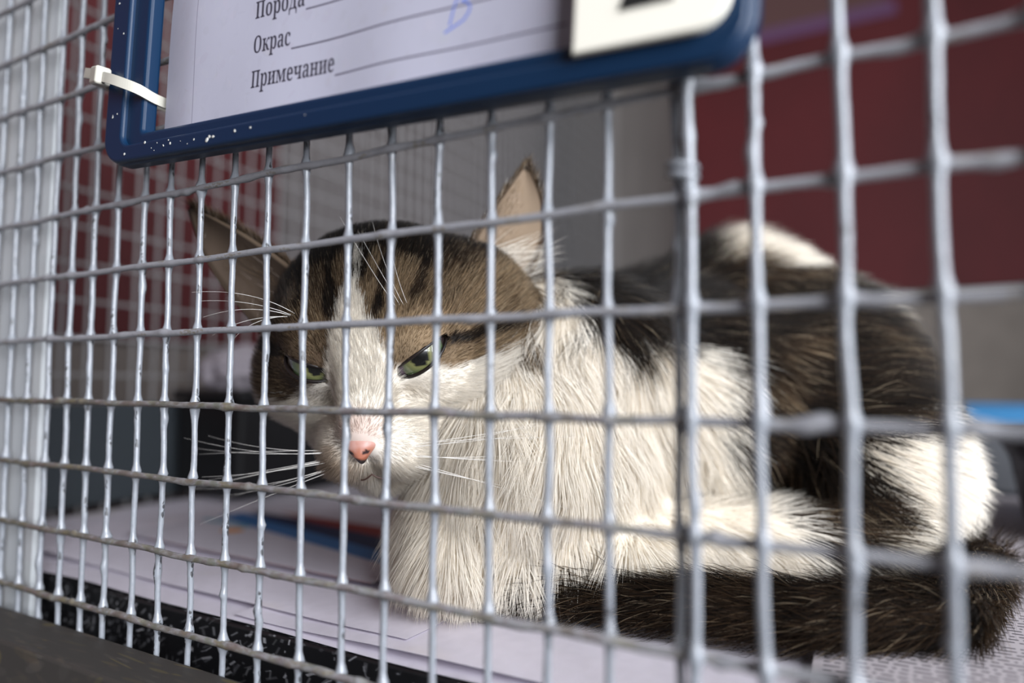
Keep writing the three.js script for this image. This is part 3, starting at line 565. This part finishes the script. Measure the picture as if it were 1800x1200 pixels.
  function sow(s, count, each) {
    const m = s.pos.length / 9, cum = new Float64Array(m); let acc = 0; const a = V(0, 0, 0), b = V(0, 0, 0), c = V(0, 0, 0);
    for (let i = 0; i < m; i++) { a.fromArray(s.pos, i * 9); b.fromArray(s.pos, i * 9 + 3); c.fromArray(s.pos, i * 9 + 6); acc += b.clone().sub(a).cross(c.clone().sub(a)).length() / 2; cum[i] = acc; }
    for (let k = 0; k < count; k++) {
      const t = R() * acc; let lo = 0, hi = m - 1; while (lo < hi) { const md = (lo + hi) >> 1; if (cum[md] < t) lo = md + 1; else hi = md; }
      let u = R(), v = R(); if (u + v > 1) { u = 1 - u; v = 1 - v; } const w = 1 - u - v;
      const mixv = (arr) => V(arr[lo * 9] * w + arr[lo * 9 + 3] * u + arr[lo * 9 + 6] * v, arr[lo * 9 + 1] * w + arr[lo * 9 + 4] * u + arr[lo * 9 + 7] * v, arr[lo * 9 + 2] * w + arr[lo * 9 + 5] * u + arr[lo * 9 + 8] * v);
      each(mixv(s.pos), mixv(s.nor).normalize(), s.coat[lo * 3 + (u > w ? 1 : 0)]);
    }
  }
  const headC = headO.clone();
  for (const s of soup) {
    if (s.kind === 'body') sow(s, 190000, (p, nr) => {
      if (p.y < 4) return;
      const hp = toHead(p); if (headSDF([hp.x, hp.y, hp.z]) < -3) return;
      const pa = [p.x, p.y, p.z], tl = tailOnly(pa), coat = bodyCoat(pa);
      if (tl < 3) {
        let best = 0, bd = 1e9; for (let i = 0; i < 5; i++) { const d = sCap(pa, BL.tail[i], BL.tail[i + 1], 0, 0); if (d < bd) { bd = d; best = i; } }
        const dir = V(...BL.tail[best + 1]).sub(V(...BL.tail[best])).normalize().add(V(R() - 0.5, R() - 0.5, R() - 0.5).multiplyScalar(0.9)); project(dir, nr);
        strand(p, nr, dir, 10 + R() * 10, 0.15 + R() * 0.4, 0.26, [0, clamp(0.78 + 0.2 * noise(p.x * 0.1, p.y * 0.2, p.z * 0.1), 0, 1), 0, 0], 0.1); return;
      }
      const cl = noise(p.x * 0.06, p.y * 0.06, p.z * 0.06), c2 = noise(p.x * 0.06 + 9, p.y * 0.06, p.z * 0.06);
      const chestness = sstep(-150, -90, p.z);
      const dir = axis.clone().multiplyScalar(lerp(0.9, 0.12, chestness)).add(V(0, -0.55 - 0.5 * chestness, 0)).add(V(-0.25 * chestness, 0, 0.1 * chestness)).add(V(cl * 0.45, c2 * 0.2, -cl * 0.45)).add(V(R() - 0.5, R() - 0.5, R() - 0.5).multiplyScalar(0.35)); project(dir, nr);
      const low = sstep(30, 10, p.y);
      strand(p, nr, dir, (lerp(21, 17, chestness) + R() * 7 + c2 * 3) * (1 - 0.45 * low), 0.16 + R() * 0.26 + Math.max(0, cl) * 0.18 + 0.24 * sstep(130, 190, p.x) + 0.2 * sstep(110, 140, p.y) * sstep(-150, -190, p.z), 0.30, coat, 0.06);
    });
    if (s.kind === 'head' || s.kind === 'lid') sow(s, 155000, (p, nr) => {
      const h = toHead(p), hx = [h.x, h.y, h.z]; if (s.kind === 'head' && h.z < -12 && bodySDF([p.x, p.y, p.z]) < -4) return;
      const nose = Math.hypot(h.x, h.y + 21.5, h.z - 49); if (nose < 5.0) return;
      const dirL = V(h.x * 1.15, h.y + 19, (h.z - 46) * 0.9);
      let near = 1e9; for (const e of EYE) { const dx = h.x - e[0], dy = h.y - e[1], dz = h.z - e[2], d = Math.hypot(dx, dy, dz); near = Math.min(near, d); if (d < 24) dirL.addScaledVector(V(dx, dy, 0), 1.6 * (24 - d) / 12); }
      
      const dir = dirL.normalize().transformDirection(headM).add(V(R() - 0.5, R() - 0.5, R() - 0.5).multiplyScalar(0.3)); project(dir, nr);
      const face = sstep(6, 34, h.z), cheek = sstep(26, 44, Math.abs(h.x)) * sstep(20, -5, h.y);
      let L = lerp(9, 3.4, face) + cheek * 6 + R() * 2; if (nose < 16) L = Math.min(L, 1.6 + nose * 0.12); if (near < 10.9) return; if (near < 13) L = Math.min(L, 1.5 + R()); else if (near < 17) L = Math.min(L, 2.6 + R()); if (h.y < -28 && h.z > 10) L += 3;
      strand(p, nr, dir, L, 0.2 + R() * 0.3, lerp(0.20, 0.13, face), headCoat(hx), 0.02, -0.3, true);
    });
    if (s.kind === 'earback') sow(s, 5000, (p, nr) => { const dir = V(0.1, 1, 0).add(V(R() - 0.5, R() - 0.5, R() - 0.5).multiplyScalar(0.4)); project(dir, nr); strand(p, nr, dir, 2.5 + R() * 1.5, 0.25, 0.15, [0, 0.93, 0, 0], 0); });
    if (s.kind === 'ear') sow(s, 9000, (p, nr, c) => { const dir = V(0.3, 0.8, 0).add(V(R() - 0.5, R() - 0.5, R() - 0.5).multiplyScalar(0.6)); project(dir, nr); strand(p, nr, dir, 4 + R() * 4, 0.15, 0.16, [c[0] * 0.8 + 0.1, clamp(c[1] + 0.35 * noise(p.x * 0.12, p.y * 0.12, p.z * 0.12)), c[2], c[3]], 0); });
  }
  // long white tufts inside the right-hand ear, a few in the other
  for (let i = 0; i < 230; i++) { const u = 0.25 + R() * 0.55, p = earR.at(u, R() * 0.35), dir = earR.side.clone().multiplyScalar(0.75 + R() * 0.4).add(V(0, 0.15 + R() * 0.7, 0)).addScaledVector(earR.f, 0.15 + R() * 0.5).normalize(); strand(p, earR.f, dir, 14 + R() * 11, 0.1, 0.2, [1, 0, 0, 0], 0.0); }
  for (let i = 0; i < 120; i++) { const p = earL.at(0.2 + R() * 0.6, R() * 0.4), dir = V(-0.7, 0.5 + R() * 0.5, 0.3).add(V(R() - 0.5, R() - 0.5, R() - 0.5).multiplyScalar(0.6)).normalize(); strand(p, earL.f, dir, 8 + R() * 6, 0.1, 0.16, [0.3, 0.3, 0.3, 0], 0.0); }
  for (let i = 0; i < 60; i++) { const tipR = earR.at(0.2 + R() * 0.5, 0.93 + R() * 0.04); strand(tipR, earR.f, V(0.1, 1, 0).add(V(R() - 0.5, 0, R() - 0.5).multiplyScalar(0.35)).normalize(), 3 + R() * 3, 0, 0.25, [0, 0.98, 0, 0], 0); }
  const fg = new THREE.BufferGeometry(); fg.setAttribute('position', new THREE.Float32BufferAttribute(fp, 3)); fg.setAttribute('normal', new THREE.Float32BufferAttribute(fn, 3)); fg.setAttribute('color', new THREE.Float32BufferAttribute(fc, 3)); fg.setIndex(fi);
  const fur = part('fur', fg, phys({ vertexColors: true, roughness: 0.9, transmission: 0.5, thickness: 0, specularIntensity: 0.15, side: THREE.DoubleSide }), cat); fur.userData = { kind: 'stuff', label: 'long soft white and brown coat' };

  // nose leather
  {
    const ng = new THREE.SphereGeometry(1, 40, 28), pa = ng.attributes.position, col = [];
    for (let i = 0; i < pa.count; i++) {
      let x = pa.getX(i), y = pa.getY(i), z = pa.getZ(i); const wdt = lerp(0.35, 1, sstep(-0.9, 0.5, y));
      const nost = Math.hypot((Math.abs(x) - 0.62) / 0.2, (y + 0.15) / 0.16);
      const c = nost < 1 && z > 0 ? [0.03, 0.012, 0.012] : y < -0.45 ? mixc([0.42, 0.13, 0.07], [0.02, 0.014, 0.014], sstep(-0.45, -0.65, y + 0.2 * x)) : mixc([0.50, 0.19, 0.12], [0.60, 0.34, 0.29], sstep(-0.2, 0.6, y + 0.3 * noise(x * 2, y * 2, 3)));
      col.push(...c); pa.setXYZ(i, x * 5.6 * wdt, y * 5.0, z * 4.2 - (nost < 1 && z > 0 ? 0.8 * (1 - nost) : 0));
    }
    ng.setAttribute('color', new THREE.Float32BufferAttribute(col, 3)); ng.computeVertexNormals(); ng.rotateX(-0.25); ng.translate(-0.5, -22, 47); ng.applyMatrix4(headM); ng.translate(headO.x, headO.y, headO.z); ng.scale(MM, MM, MM);
    const nm = part('nose', ng, phys({ vertexColors: true, roughness: 0.45, clearcoat: 0.2 }), cat); nm.userData = { label: 'pink nose with dark lower edge' };
    const mouth = []; for (let i = 0; i <= 20; i++) { const q = lerp(-1, 1, i / 20), a = Math.abs(q); mouth.push(toWorld([q * 9, -33.5 - 2 * Math.sin(a * Math.PI) - a, 43 - 5 * a * a]).multiplyScalar(MM)); }
    part('mouth_line', wireGeo(mouth, () => 0.00028, 6), std({ color: 0x4a332c, roughness: 0.6 }), cat);
  }
  // whiskers
  const wm = std({ color: 0xf4f0ea, roughness: 0.4 });
  const whisk = (a, b, c, r) => { const cu = new THREE.QuadraticBezierCurve3(toWorld(a), toWorld(b), toWorld(c)).getPoints(18).map((p) => p.multiplyScalar(MM)); part('whisker', wireGeo(cu, (i) => r * (1 - 0.8 * i / 18), 5), wm, cat); };
  for (let i = 0; i < 12; i++) { const row = i % 3, y = -25 - row * 3, f = Math.floor(i / 3) / 3; whisk([-11 - f * 3, y, 42 - f * 2], [-34, y - 1 - row * 3 + R() * 3, 40 + R() * 4], [-62 - R() * 16, y - 6 - row * 9 + R() * 12, 22 + R() * 16], 0.00012); }
  for (let i = 0; i < 10; i++) { const row = i % 3, y = -25 - row * 3, f = Math.floor(i / 3) / 3; whisk([11 + f * 3, y, 42 - f * 2], [32, y + 1 - row * 3 + R() * 3, 44 + R() * 4], [54 + R() * 16, y - 4 - row * 8 + R() * 8, 32 + R() * 14], 0.00011); }
  for (let i = 0; i < 5; i++) whisk([-17 - i, 17 + i * 0.7, 30], [-27 - i * 2, 30 - i * 2 + R() * 2, 36], [-44 - R() * 12, 30 - i * 5 + R() * 3, 30], 0.00011);
  for (let i = 0; i < 4; i++) whisk([15 + i, 18 + i * 0.6, 31], [10 + i * 2, 32 + R() * 3, 38], [2 + i * 5, 46 + R() * 6, 36], 0.00009);
}
renderer.render(scene, camera);
